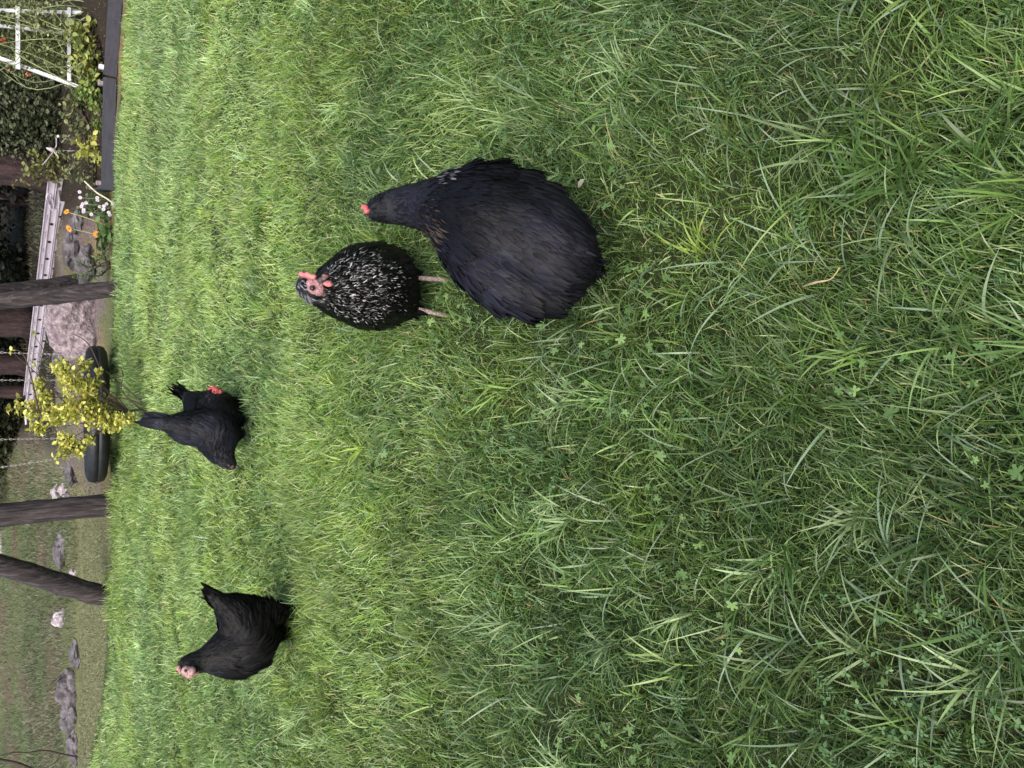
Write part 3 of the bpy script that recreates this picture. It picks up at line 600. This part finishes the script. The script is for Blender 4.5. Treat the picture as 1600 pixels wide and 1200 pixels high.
for i, (tx, ty, sx, sz, m, lb) in enumerate((
    (112, 1075, .27, .19, M_rock, 'largest grey rock, angular, on the slope at the far left'),
    (112, 1120, .22, .13, M_rock, 'grey rock sunk in grass left of the largest one'),
    (116, 1165, .26, .10, M_rock, 'low flat grey rock at the foot of the bare branch'),
    (100, 966, .10, .11, M_rockw, 'small pale pink-white rock alone on the green slope'),
    (118, 1020, .20, .08, M_rock, 'low grey-brown rock between the pale rock and the largest one'),
    (118, 897, .07, .06, M_rockw, 'small white stone right beside the leaning pole'),
    (97, 860, .28, .12, M_rock, 'smooth sloping grey rock between the two left poles'),
    (90, 768, .09, .06, M_rockw, 'whitish stone at the left of the heap beside the upright pole'),
    (103, 764, .08, .07, M_rockw, 'whitish stone nearest the upright pole in the heap'),
    (108, 775, .08, .06, M_rock, 'grey stone at the foot of the whitish heap'),
    (112, 735, .22, .08, M_rock, 'grey-brown rock behind the left end of the tyre'),
    (132, 512, .34, .24, M_rockp, 'big pinkish rough boulder between right pole and tyre'),
    (116, 395, .17, .09, M_rock, 'dark grey rock behind the orange flowers'),
    (140, 415, .18, .10, M_rock, 'grey mossy rock just right of the right pole'),
    (100, 560, .12, .08, M_rock, 'grey rock above the right end of the tyre'),
    (124, 350, .12, .06, M_rock, 'grey rock among the white flowers'))):
    k_ = .8 if ty > 690 and m is M_rock else 1; sx *= k_; sz *= k_; pt = at(tx, ty); pt[2] += sz*(.15 if k_ == 1 else -.08); rock(pt, (sx, sx*.7, sz), m, lb, i+1)
# white board far away at the top of the slope
pt = at(3, 848); bb = B(); bb.box(pt+np.array([-.22, 0, .06]), pt+np.array([.2, 0, .06]), .03, .16); o = bb.build('board', M_white, bevel=.004); tag(o, 'bright white board lying up the slope between the left poles', 'board')

# ------------------------------------------------------------------ leafy plants from clusters
def cluster_pts(cl, dens):
    out = []
    for tx, ty, r, D in cl:
        c = T(tx, ty, D); rr = r/F*depth(c); n = max(3, int(dens*r*r)); v = rng.normal(0, 1, (n, 3)); v /= np.linalg.norm(v, axis=1)[:, None]
        out.append(c+v*(rr*rng.random((n, 1))**.45)*np.array([1, 1.1, 1]))
    return np.concatenate(out)
def foliage(name, pts, size, ca, cb, parent, tilt=1.1, tmpl=(OVAL, OVALF), dn=0):
    n = len(pts); r = rng.random(n); c = lerp(np.broadcast_to(np.array(ca, float), (n, 3)), np.array(cb, float), r)*rng.uniform(.75, 1.2, (n, 1))
    fr = frames(n, tilt); V = leaves(pts, size*rng.uniform(.6, 1.3, n), tmpl[0], tmpl[1], c, fr=fr)
    return packed(name, [V], M_leaf, parent=parent)
# yellow sapling
base = T(228, 640, 5.85); base[2] = 0
sh = thing('sapling', base, 'small sapling with bright yellow autumn leaves in front of the tyre', 'sapling')
cl = [(95, 575, 16, 5.8), (130, 572, 12, 5.8), (110, 598, 20, 5.75), (135, 605, 16, 5.75), (60, 600, 9, 5.9), (50, 640, 14, 5.9), (85, 648, 20, 5.85), (115, 640, 22, 5.8), (148, 650, 20, 5.8), (172, 660, 15, 5.8), (190, 657, 12, 5.75), (206, 655, 8, 5.75), (103, 690, 15, 5.85), (122, 700, 13, 5.85), (102, 708, 9, 5.85), (58, 668, 11, 5.9), (30, 637, 7, 5.9), (14, 638, 4, 5.9), (62, 672, 7, 5.9), (155, 580, 7, 5.8), (150, 600, 9, 5.8), (140, 688, 8, 5.8), (88, 716, 4, 5.8), (52, 567, 3, 5.9), (17, 548, 3, 5.9), (53, 523, 3, 6.), (28, 623, 4, 5.9), (170, 630, 12, 5.9), (70, 622, 14, 5.9), (140, 628, 16, 5.85), (185, 638, 9, 5.9)]
foliage('leaves', cluster_pts(cl, .80), .031, (.38, .39, .06), (.60, .59, .18), sh)
foliage('leaves', cluster_pts([(x, y, r*.8, D) for x, y, r, D in cl[:18]], .07), .032, (.40, .27, .06), (.5, .38, .09), sh)
bb = B()
def wob(a, b2, n, am):
    a = np.array(a); b2 = np.array(b2); o = [a+(b2-a)*i/n+(rng.normal(0, am, 3) if 0 < i < n else 0) for i in range(n+1)]; return o
b0 = base+np.array([0, 0, -.02]); fork = T(200, 642, 5.85)
bb.tube(wob(b0, fork, 5, .003), [.011, .010, .010, .009, .009, .008], 7)
for tx, ty, r, D in cl:
    tip = T(tx, ty, D); mid = (fork+tip)/2+rng.normal(0, .02, 3); s0 = fork if tx > 60 else T(110, 640, 5.85)
    bb.tube(catmull([s0, (s0+tip)/2+rng.normal(0, .02, 3), tip], 5), np.linspace(.0055, .0016, 11), 5)
bb.build('stem', M_twig, sh)
bb = B()
for L_ in (((222, 628), (195, 605), (180, 590), (165, 580)), ((222, 632), (200, 624), (180, 620), (168, 622)), ((192, 588), (190, 578), (184, 572)), ((220, 640), (191, 612), (192, 590)), ((165, 600), (140, 540), (110, 520)), ((60, 640), (40, 560), (18, 545))):
    pp = [T(x, y, 5.8) for x, y in L_]; m_ = catmull(pp, 5); bb.tube(m_, np.linspace(.006, .002, len(m_)), 5)
bb.build('twig', M_twig, sh)

# raised beds
def board(parent, p0, p1, h, t=.03, m=M_slate, name='board'):
    bb = B(); p0 = np.array(p0, float); p1 = np.array(p1, float); bb.box(p0, p1, t, h); return bb.build(name, m, parent, smooth=False, bevel=.003)
for k, (x0, y0, x1, y1, dpt, lb) in enumerate(((2.615, 7.30, 3.75, 6.66, .75, 'right raised garden bed edged with slate-grey boards, white trellis in it'), (1.68, 7.46, 2.60, 7.32, .8, 'left raised garden bed edged with slate-grey boards, squash leaves in it'))):
    rb = thing('raised_bed', ((x0+x1)/2, (y0+y1)/2+.3, 0), lb, 'garden bed', 'raised garden beds'); z = .055; p0 = np.array([x0, y0, z-.006]); p1 = np.array([x1, y1, z-.006]); t = (p1-p0)/np.linalg.norm(p1-p0); nb = np.array([-t[1], t[0], 0])*dpt
    if nb[1] < 0: nb = -nb
    lift = np.array([0, 0, .0]); board(rb, p0, p1, .10); board(rb, p0+nb, p1+nb, .11, m=M_slate if k else M_wood); board(rb, p0+nb*.03+t*.018, p0+nb*.97+t*.018, .10); board(rb, p1+nb*.03-t*.018, p1+nb*.97-t*.018, .10)
    bb = B(); g0 = p0+t*.035+nb*.03; g1 = p1-t*.035+nb*.03; g2 = p1-t*.035+nb*.97; g3 = p0+t*.035+nb*.97
    N = 24; grid = [[bb.bm.verts.new(((g0*(1-i/N)+g1*i/N)*(1-j/N)+(g3*(1-i/N)+g2*i/N)*j/N)+np.array([0, 0, -.01+.025*(random.random()-.3)])) for j in range(N+1)] for i in range(N+1)]
    for i in range(N):
        for j in range(N): bb.bm.faces.new((grid[i][j], grid[i+1][j], grid[i+1][j+1], grid[i][j+1]))
    bb.build('soil', M_soil, rb)
    for q_ in ((p0+nb*.05+t*.05), (p0+nb*.05+t*(np.linalg.norm(p1-p0)-.05)), p0+nb*.93+t*.05): 
        bb = B(); bb.box(q_+np.array([0, 0, -.08]), q_+np.array([0, 0, .085]), .035, .035, (1, 0, 0)); bb.build('corner_post', M_wood if k else M_white, rb, smooth=False, bevel=.003)
# trellis
TD = 7.75; tr = thing('trellis', T(150, 60, TD)*np.array([1, 1, 0])+np.array([0, 0, .05]), 'white painted wooden trellis standing in the right garden bed', 'trellis')
def trel(pa, pb, w_=.03, dy=0):
    a = T(*pa, TD+dy); b2 = T(*pb, TD+dy); a = a+(a-b2)*.0; bb = B(); bb.box(a, b2, .018, w_, (0, 0, 1) if abs(a[2]-b2[2]) < abs(a[0]-b2[0]) else (1, 0, 0)); bb.build('slat', M_white, tr, smooth=False, bevel=.002)
trel((-90, 14), (162, 21)); trel((-90, 30), (162, 59), .03); trel((-90, 58), (162, 150), .03); trel((28, 10), (28, 108), .033, -.02); trel((108, 12), (108, 126), .027, -.02); trel((-60, 10), (-60, 92), .033, -.02)
# vines on the trellis
vn_ = thing('vine', T(155, 70, 7.7)*np.array([1, 1, 0])+np.array([0, 0, .05]), 'tangled pale green vine with small red flowers climbing the white trellis', 'vine')
bb = B()
for i in range(60):
    a = T(rng.uniform(135, 158), rng.uniform(5, 150), 7.7+rng.uniform(-.1, .3)); b2 = T(rng.uniform(-60, 110), rng.uniform(0, 125), 7.75+rng.uniform(-.15, .3)); md = (a+b2)/2+rng.normal(0, .1, 3)
    pp = catmull([a, md, b2, b2+rng.normal(0, .08, 3)-np.array([0, 0, .05])], 5); bb.tube(pp, np.linspace(.006, .002, len(pp)), 4)
bb.build('stem', mat('vine_stem', (.13, .17, .06), (.27, .30, .14), .7, 30), vn_)
foliage('leaves', cluster_pts([(60, 35, 45, 7.8), (70, 75, 45, 7.85), (20, 60, 40, 7.9), (100, 105, 30, 7.85), (15, 25, 35, 7.85), (-40, 50, 50, 7.85), (115, 125, 18, 7.8), (35, 98, 20, 7.8)], .45), .034, (.09, .12, .045), (.33, .35, .17), vn_)
for c_ in ((5, 62, 5, 7.65), (12, 110, 3, 7.65), (66, 18, 3, 7.65), (45, 116, 4, 7.65)): foliage('flower', cluster_pts([c_], .5), .022, (.55, .08, .05), (.6, .15, .08), vn_)
# squash / yellowing leaf plants in the beds
def bush(name, cat, label, cl, dens, size, ca, cb, D, stemto=None, group=None, tmpl=(OVAL, OVALF), tilt=1.1):
    xs_ = [c[0] for c in cl]; ys_ = [c[1] for c in cl]; bs = T(max(xs_), sum(ys_)/len(ys_), D); bs = np.array([bs[0], bs[1], float(H(bs[0], bs[1]))])
    t_ = thing(name, bs, label, cat, group); foliage('leaves', cluster_pts([(*c, D) if len(c) == 3 else c for c in cl], dens), size, ca, cb, t_, tmpl=tmpl, tilt=tilt)
    bb = B()
    for c in cl:
        tip = T(c[0], c[1], D if len(c) == 3 else c[3]); m = catmull([bs+rng.normal(0, .03, 3)*np.array([1, 1, 0]), (bs+tip)/2+rng.normal(0, .03, 3), tip], 4); bb.tube(m, np.linspace(.008, .003, len(m)), 5)
    bb.build('stem', M_twig, t_); return t_
bush('squash_plant', 'plant', 'yellow-green leafy plant behind the boards at the foot of the trellis', [(120, 55, 16), (135, 75, 18), (140, 95, 18), (125, 100, 14), (145, 115, 14), (150, 35, 8), (118, 45, 10), (146, 60, 10), (140, 36, 7)], .34, .055, (.13, .19, .06), (.36, .36, .10), 7.55)
bush('squash_plant', 'plant', 'low green plant spilling along the middle of the left bed', [(135, 135, 16), (148, 150, 12), (150, 170, 10), (140, 155, 12), (152, 190, 9), (128, 145, 10), (153, 205, 7)], .40, .045, (.08, .16, .04), (.30, .36, .09), 7.6)
bush('squash_plant', 'plant', 'plant with large drooping yellow leaves over the left end of the boards', [(122, 220, 6), (130, 235, 9), (142, 228, 9), (150, 240, 8), (155, 250, 7), (146, 215, 6)], .30, .060, (.32, .35, .07), (.50, .48, .13), 7.5)
bush('bean_plant', 'plant', 'mass of mixed olive leaves filling the back of the left bed', [(135, 110, 14), (145, 130, 12), (138, 160, 14), (148, 175, 10), (138, 185, 14), (146, 205, 12), (132, 205, 12), (148, 225, 10), (140, 250, 12), (150, 265, 8), (120, 170, 12), (118, 195, 12), (122, 250, 12), (130, 275, 12), (145, 285, 9), (112, 270, 10), (118, 150, 12), (108, 185, 12), (105, 215, 10), (108, 160, 12), (130, 225, 12), (100, 240, 9)], .26, .045, (.07, .10, .04), (.28, .29, .13), 7.95)
bush('ground_plant', 'plant', 'low mossy green plants between the rocks just right of the right pole', [(150, 400, 12), (140, 425, 14), (155, 430, 10), (125, 410, 9), (165, 410, 8), (160, 385, 9), (118, 430, 7)], .30, .03, (.05, .09, .03), (.17, .24, .09), 7.75)
bush('flower_clump', 'plant', 'dark leafy clump of small whitish pink daisies beside the slate boards', [(150, 320, 22), (165, 340, 16), (175, 315, 12), (135, 330, 12)], .30, .04, (.04, .08, .03), (.16, .22, .08), 7.75)
def flower(D, tx, ty, r, m_pet, m_c, parent, npet=9, face=(0, -1, .35)):
    c = T(tx, ty, D); rr = r/F*depth(c); fn = Vector(face).normalized(); q_ = fn.to_track_quat('Z', 'Y'); bb = B()
    for i in range(npet):
        a = 2*math.pi*i/npet; vs = [Vector((0, 0, 0)), Vector((.6, .24, .12)), Vector((1, 0, .05)), Vector((.6, -.24, .12))]
        f = [bb.bm.verts.new(Vector(c)+q_ @ (Matrix.Rotation(a, 3, 'Z') @ (v*rr))) for v in vs]; bb.bm.faces.new(f)
    fl_ = bb.build('flower', m_pet, parent, smooth=False)
    bb = B(); bb.ball(np.array(c)+np.array(fn)*rr*.1, rr*.3, 1); bb.build('flower_centre', m_c, fl_)
M_pw = mat('pale_petals', (.42, .36, .46), (.60, .54, .62), .6, 40); M_po = mat('orange_petals', (.45, .17, .015), (.60, .30, .03), .6, 40); M_cy = mat('flower_eye', (.25, .12, .02), (.35, .2, .03), .7, 60)
dz = thing('daisy_plant', T(180, 320, 7.6)*np.array([1, 1, 0]), 'loose spray of small whitish pink daisies left of the slate boards', 'flowers')
for tx, ty in ((126, 309), (129, 319), (127, 323), (134, 317), (130, 331), (131, 328), (152, 309), (153, 313), (157, 323), (163, 322), (168, 324), (161, 327), (170, 332), (171, 336), (124, 300), (143, 335), (177, 317), (166, 319)):
    flower(7.6+random.uniform(-.05, .05), tx+random.uniform(-1, 1), ty, 3.1, M_pw, M_cy, dz)
bb = B()
for tx, ty in ((126, 309), (129, 319), (130, 331), (152, 309), (157, 323), (168, 324), (170, 332)):
    a = T(tx, ty, 7.62); g_ = np.array([a[0]*.9+.17, 7.62, .0]); bb.tube([g_, (a+g_)/2+rng.normal(0, .01, 3), a], .003, 5)
bb.build('stem', mat('green_stem', (.08, .14, .04), (.16, .22, .07), .7, 30), dz)
M_gs = mat('yellow_green_stem', (.22, .26, .08), (.36, .36, .14), .7, 30)
for i, (hx, hy, rx_, ry_, D, lb, r, fc) in enumerate(((104, 331, 145, 352, 7.6, 'orange calendula flower on a leaning stem, highest of the three, nearest the boards', 5, (.3, -.7, .7)), (108, 357, 150, 372, 7.6, 'orange-yellow calendula flower seen edge-on, in the middle of the three', 6, (-.5, -.5, .8)), (151, 366, 172, 368, 7.55, 'lowest orange calendula flower, facing us with dark centre', 6, (0, -1, .2)))):
    g_ = T(rx_, ry_, D); g_[2] = max(float(H(g_[0], g_[1])), 0); cf_ = thing('calendula', g_, lb, 'flower', 'orange calendula flowers'); h_ = T(hx, hy, D)
    flower(D, hx, hy, r, M_po, M_cy, cf_, 12, fc); bb = B(); pp = catmull([g_, (g_+h_)/2+np.array([.01, 0, .01]), h_], 4); bb.tube(pp, .004, 6); bb.build('stem', M_gs, cf_)
    pts = g_+rng.normal(0, .045, (26, 3))*np.array([1.3, 1, .6])+np.array([0, 0, .06]); foliage('leaves', pts, .075, (.035, .075, .025), (.12, .19, .06), cf_)
# pale drooping stalk with a round seed head
sk = thing('dried_stalk', T(132, 283, 7.7), 'long pale dried stalk with a round head leaning down past the end of the boards', 'stalk'); bb = B(); pp = catmull([T(132, 283, 7.75), T(150, 300, 7.65), T(165, 309, 7.55), T(176, 317, 7.4)], 5); bb.tube(pp, .007, 6); bb.build('stem', mat('straw', (.4, .36, .26), (.6, .55, .42), .7, 30), sk); bb = B(); bb.ball(T(178, 319, 7.38), .02, 2, (1, 1, 1.2)); bb.build('seed_head', M_rockw, sk)
# garden ornament: pale metal bird-like stake
orn = thing('garden_ornament', T(150, 225, 8.2)*np.array([1, 1, 0])+np.array([0, 0, .2]), 'pale metal garden ornament on thin stalks above the left bed', 'ornament')
bb = B(); pp = catmull([T(72, 231, 8.2), T(78, 233, 8.2), T(84, 235, 8.2), T(88, 237, 8.2)], 4); bb.tube(pp, [.002+.018*math.sin(math.pi*i/(len(pp)-1))**.8 for i in range(len(pp))], 8); bb.build('head', M_rockw, orn)
bb = B()
for L_ in (((88, 215), (88, 228), (84, 236), (92, 245)), ((110, 211), (102, 217), (96, 223)), ((84, 236), (75, 248), (66, 258)), ((90, 236), (120, 236), (158, 238))):
    pp = catmull([T(x, y, 8.2) for x, y in L_], 4); bb.tube(pp, .006, 6)
bb.build('stalk', M_rockw, orn)
bb = B(); bb.ball(T(91, 213, 8.2), .013, 2); bb.build('knob', M_white, orn)

# ------------------------------------------------------------------ trees and shrubs behind
def crown_mesh(name, parent, blobs, nleaf, size, ca, cb, tmpl=(OVAL, OVALF)):
    pts = []; tot = sum(b[3]**2 for b in blobs)
    for x, y, z, r, sz in blobs:
        n = int(nleaf*r*r/tot); v = rng.normal(0, 1, (n, 3)); v /= np.linalg.norm(v, axis=1)[:, None]; lump = 1+.35*(fb(v[:, 0]*3+x*7, v[:, 2]*3+v[:, 1]*2+y, 151)-.5)
        pts.append(np.array([x, y, z])+v*(r*lump[:, None]*(.55+.45*rng.random((n, 1))**.6))*np.array([1, 1, sz]))
    return foliage(name, np.concatenate(pts), size, ca, cb, parent, tmpl=tmpl)
def shrub(x, y, h, r, label, ca, cb, n=9000, size=.07, group='shrubs and trees behind the garden', name='evergreen_shrub', cat='shrub', low=.05):
    z0 = float(H(x, y)); t_ = thing(name, (x, y, z0), label, cat, group); bl = []
    for k in range(11):
        a = random.random()*6.28; q_ = random.random()**.5*r*.6; zz = z0+low+h*random.uniform(.12, .85); bl.append((x+math.cos(a)*q_, y+math.sin(a)*q_, zz, r*random.uniform(.35, .6), 1.1))
    crown_mesh('crown', t_, bl, n, size, ca, cb)
    bb = B()
    for k in range(5):
        q_ = bl[k]; bb.tube(catmull([(x, y, z0-.05), (x*.6+q_[0]*.4+.05, y*.6+q_[1]*.4, z0+(q_[2]-z0)*.5), q_[:3]], 4), np.linspace(.04, .012, 9), 7)
    bb.build('trunk', M_bark, t_)
def xat(ty, D): return float(T(20, ty, D)[0])
dk1, dk2 = (.016, .022, .015), (.065, .075, .052)
shrub(xat(150, 9.6), 9.6, 1.5, .95, 'mid-green leafy shrub behind the left bed and trellis', (.035, .05, .024), (.19, .21, .12), 20000, .045)
shrub(xat(200, 10.2), 10.3, 1.6, .8, 'darker green shrub next to the reddish tree trunk', (.028, .04, .02), (.15, .17, .10), 16000, .045)
shrub(xat(40, 10.5), 10.4, 1.8, 1.1, 'green shrub directly behind the white trellis', (.06, .08, .04), (.22, .25, .14), 18000, .05)
shrub(xat(310, 13.2), 13.4, 2.6, 1.5, 'very dark evergreen nearest the reddish trunk behind the ladder', dk1, dk2, 11000, .10)
shrub(xat(400, 14), 14.3, 2.6, 1.6, 'very dark evergreen right of the right swing pole behind the ladder', dk1, dk2, 11000, .10)
shrub(xat(490, 15), 15.4, 2.7, 1.7, 'very dark evergreen left of the right swing pole', dk1, dk2, 11000, .10)
shrub(xat(590, 15.2), 15.8, 2.7, 1.6, 'very dark evergreen behind the yellow sapling', dk1, dk2, 10000, .10)
shrub(xat(690, 14.2), 14.7, 1.3, 1.1, 'low olive-green shrub between the sapling and upright pole', (.03, .04, .02), (.10, .11, .05), 8000, .08)
def bigtree(x, y, h, r, label, lean=(0, 0), crown=True, group='shrubs and trees behind the garden', n=7000):
    z0 = float(H(x, y)); t_ = thing('conifer_tree', (x, y, z0), label, 'tree', group); bb = B(); N = 30
    pts = [(x+lean[0]*i/N*h, y+lean[1]*i/N*h, z0-.1+h*i/N) for i in range(N+1)]
    bb.tube(pts, [r*(1.25 if i == 0 else 1)*(1-.8*i/N)+.01 for i in range(N+1)], 18)
    for v in bb.bm.verts: v.co += Vector((mnoise.noise(v.co*6), mnoise.noise(v.co*6+Vector((7, 0, 0))), 0))*.035
    tr_ = bb.build('trunk', M_bark, t_)
    bb = B(); bl = []
    for k in range(16):
        f_ = .38+.6*k/16; L_ = h*.22*(1.1-f_)+.3; a = k*2.4; p0 = np.array([x+lean[0]*f_*h, y+lean[1]*f_*h, z0+h*f_]); p1 = p0+np.array([math.cos(a)*L_, math.sin(a)*L_, -.15*L_]); bb.tube([p0, (p0+p1)/2+np.array([0, 0, .05]), p1], [.04, .03, .01], 6)
        bl.append((*(p0*.35+p1*.65), L_*.6, .45))
    bb.build('branch', M_bark, t_); crown_mesh('crown', t_, bl, n, .13, (.012, .02, .01), (.045, .06, .028))
bigtree(xat(258, 9.6), 9.7, 6.5, .21, 'thick reddish-brown tree trunk at the upper right behind the left bed')
bigtree(xat(503, 12.8), 12.9, 7.5, .21, 'thick dark tree trunk just left of the right swing pole')
bigtree(xat(570, 13.2), 13.4, 7, .15, 'dark tree trunk behind the yellow sapling, beside a thicker trunk', lean=(.03, 0))
bigtree(xat(612, 13.6), 13.9, 7, .09, 'thinnest dark tree trunk, behind the top of the yellow sapling')
# cedar sprays hanging beside the reddish trunk
bush('cedar_branch', 'branch', 'yellowish-green drooping evergreen spray hanging in front of the reddish trunk', [(45, 262, 10), (55, 272, 9), (70, 265, 9), (82, 262, 9), (98, 258, 8), (60, 285, 7), (38, 288, 6), (75, 280, 7), (20, 285, 5), (100, 272, 6), (60, 245, 9), (48, 240, 7), (85, 248, 9), (105, 250, 8), (70, 250, 9), (90, 280, 7), (112, 262, 8)], .30, .05, (.10, .12, .035), (.27, .28, .09), 9.0)
# thin bare branches at the far left edge and pale stems behind the tyre
br = thing('bare_branch', T(120, 1183, 9.6), 'thin dark bare branch rising at the far left edge of the picture', 'branch'); bb = B()
pp = catmull([T(x, y, 9.6) for x, y in ((121, 1183), (95, 1178), (70, 1173), (45, 1176), (20, 1176), (-10, 1182), (-60, 1178))], 4); bb.tube(pp, np.linspace(.012, .006, len(pp)), 6)
pp = catmull([T(x, y, 9.6) for x, y in ((95, 1178), (85, 1192), (70, 1200), (50, 1206))], 4); bb.tube(pp, np.linspace(.008, .004, len(pp)), 6); bb.build('stem', M_twig, br)
br = thing('bare_branch', T(60, 1210, 9.2), 'thicker brown bare branch crossing the corner at the far left', 'branch'); bb = B()
pp = catmull([T(x, y, 9.2) for x, y in ((75, 1215), (40, 1198), (15, 1190), (-30, 1183))], 4); bb.tube(pp, np.linspace(.022, .014, len(pp)), 7); bb.build('stem', M_twig, br)
# wooded rise far behind, one mass
n = 26000; a = rng.uniform(-math.pi*.62, math.pi*.62, n)+math.pi/2; rr = rng.uniform(30, 46, n); x = np.cos(a)*rr; y = np.abs(np.sin(a)*rr)*1.0; zt = 5+4*fb(x*.15, y*.15, 171); pts = np.stack([x, y, H(x, np.minimum(y, 50))+zt*rng.random(n)], 1)
o = foliage('distant_wood', pts, 1.1, (.02, .03, .014), (.06, .08, .035), None); tag(o, 'dark wood on the rise behind the garden', 'wood', kind='stuff')
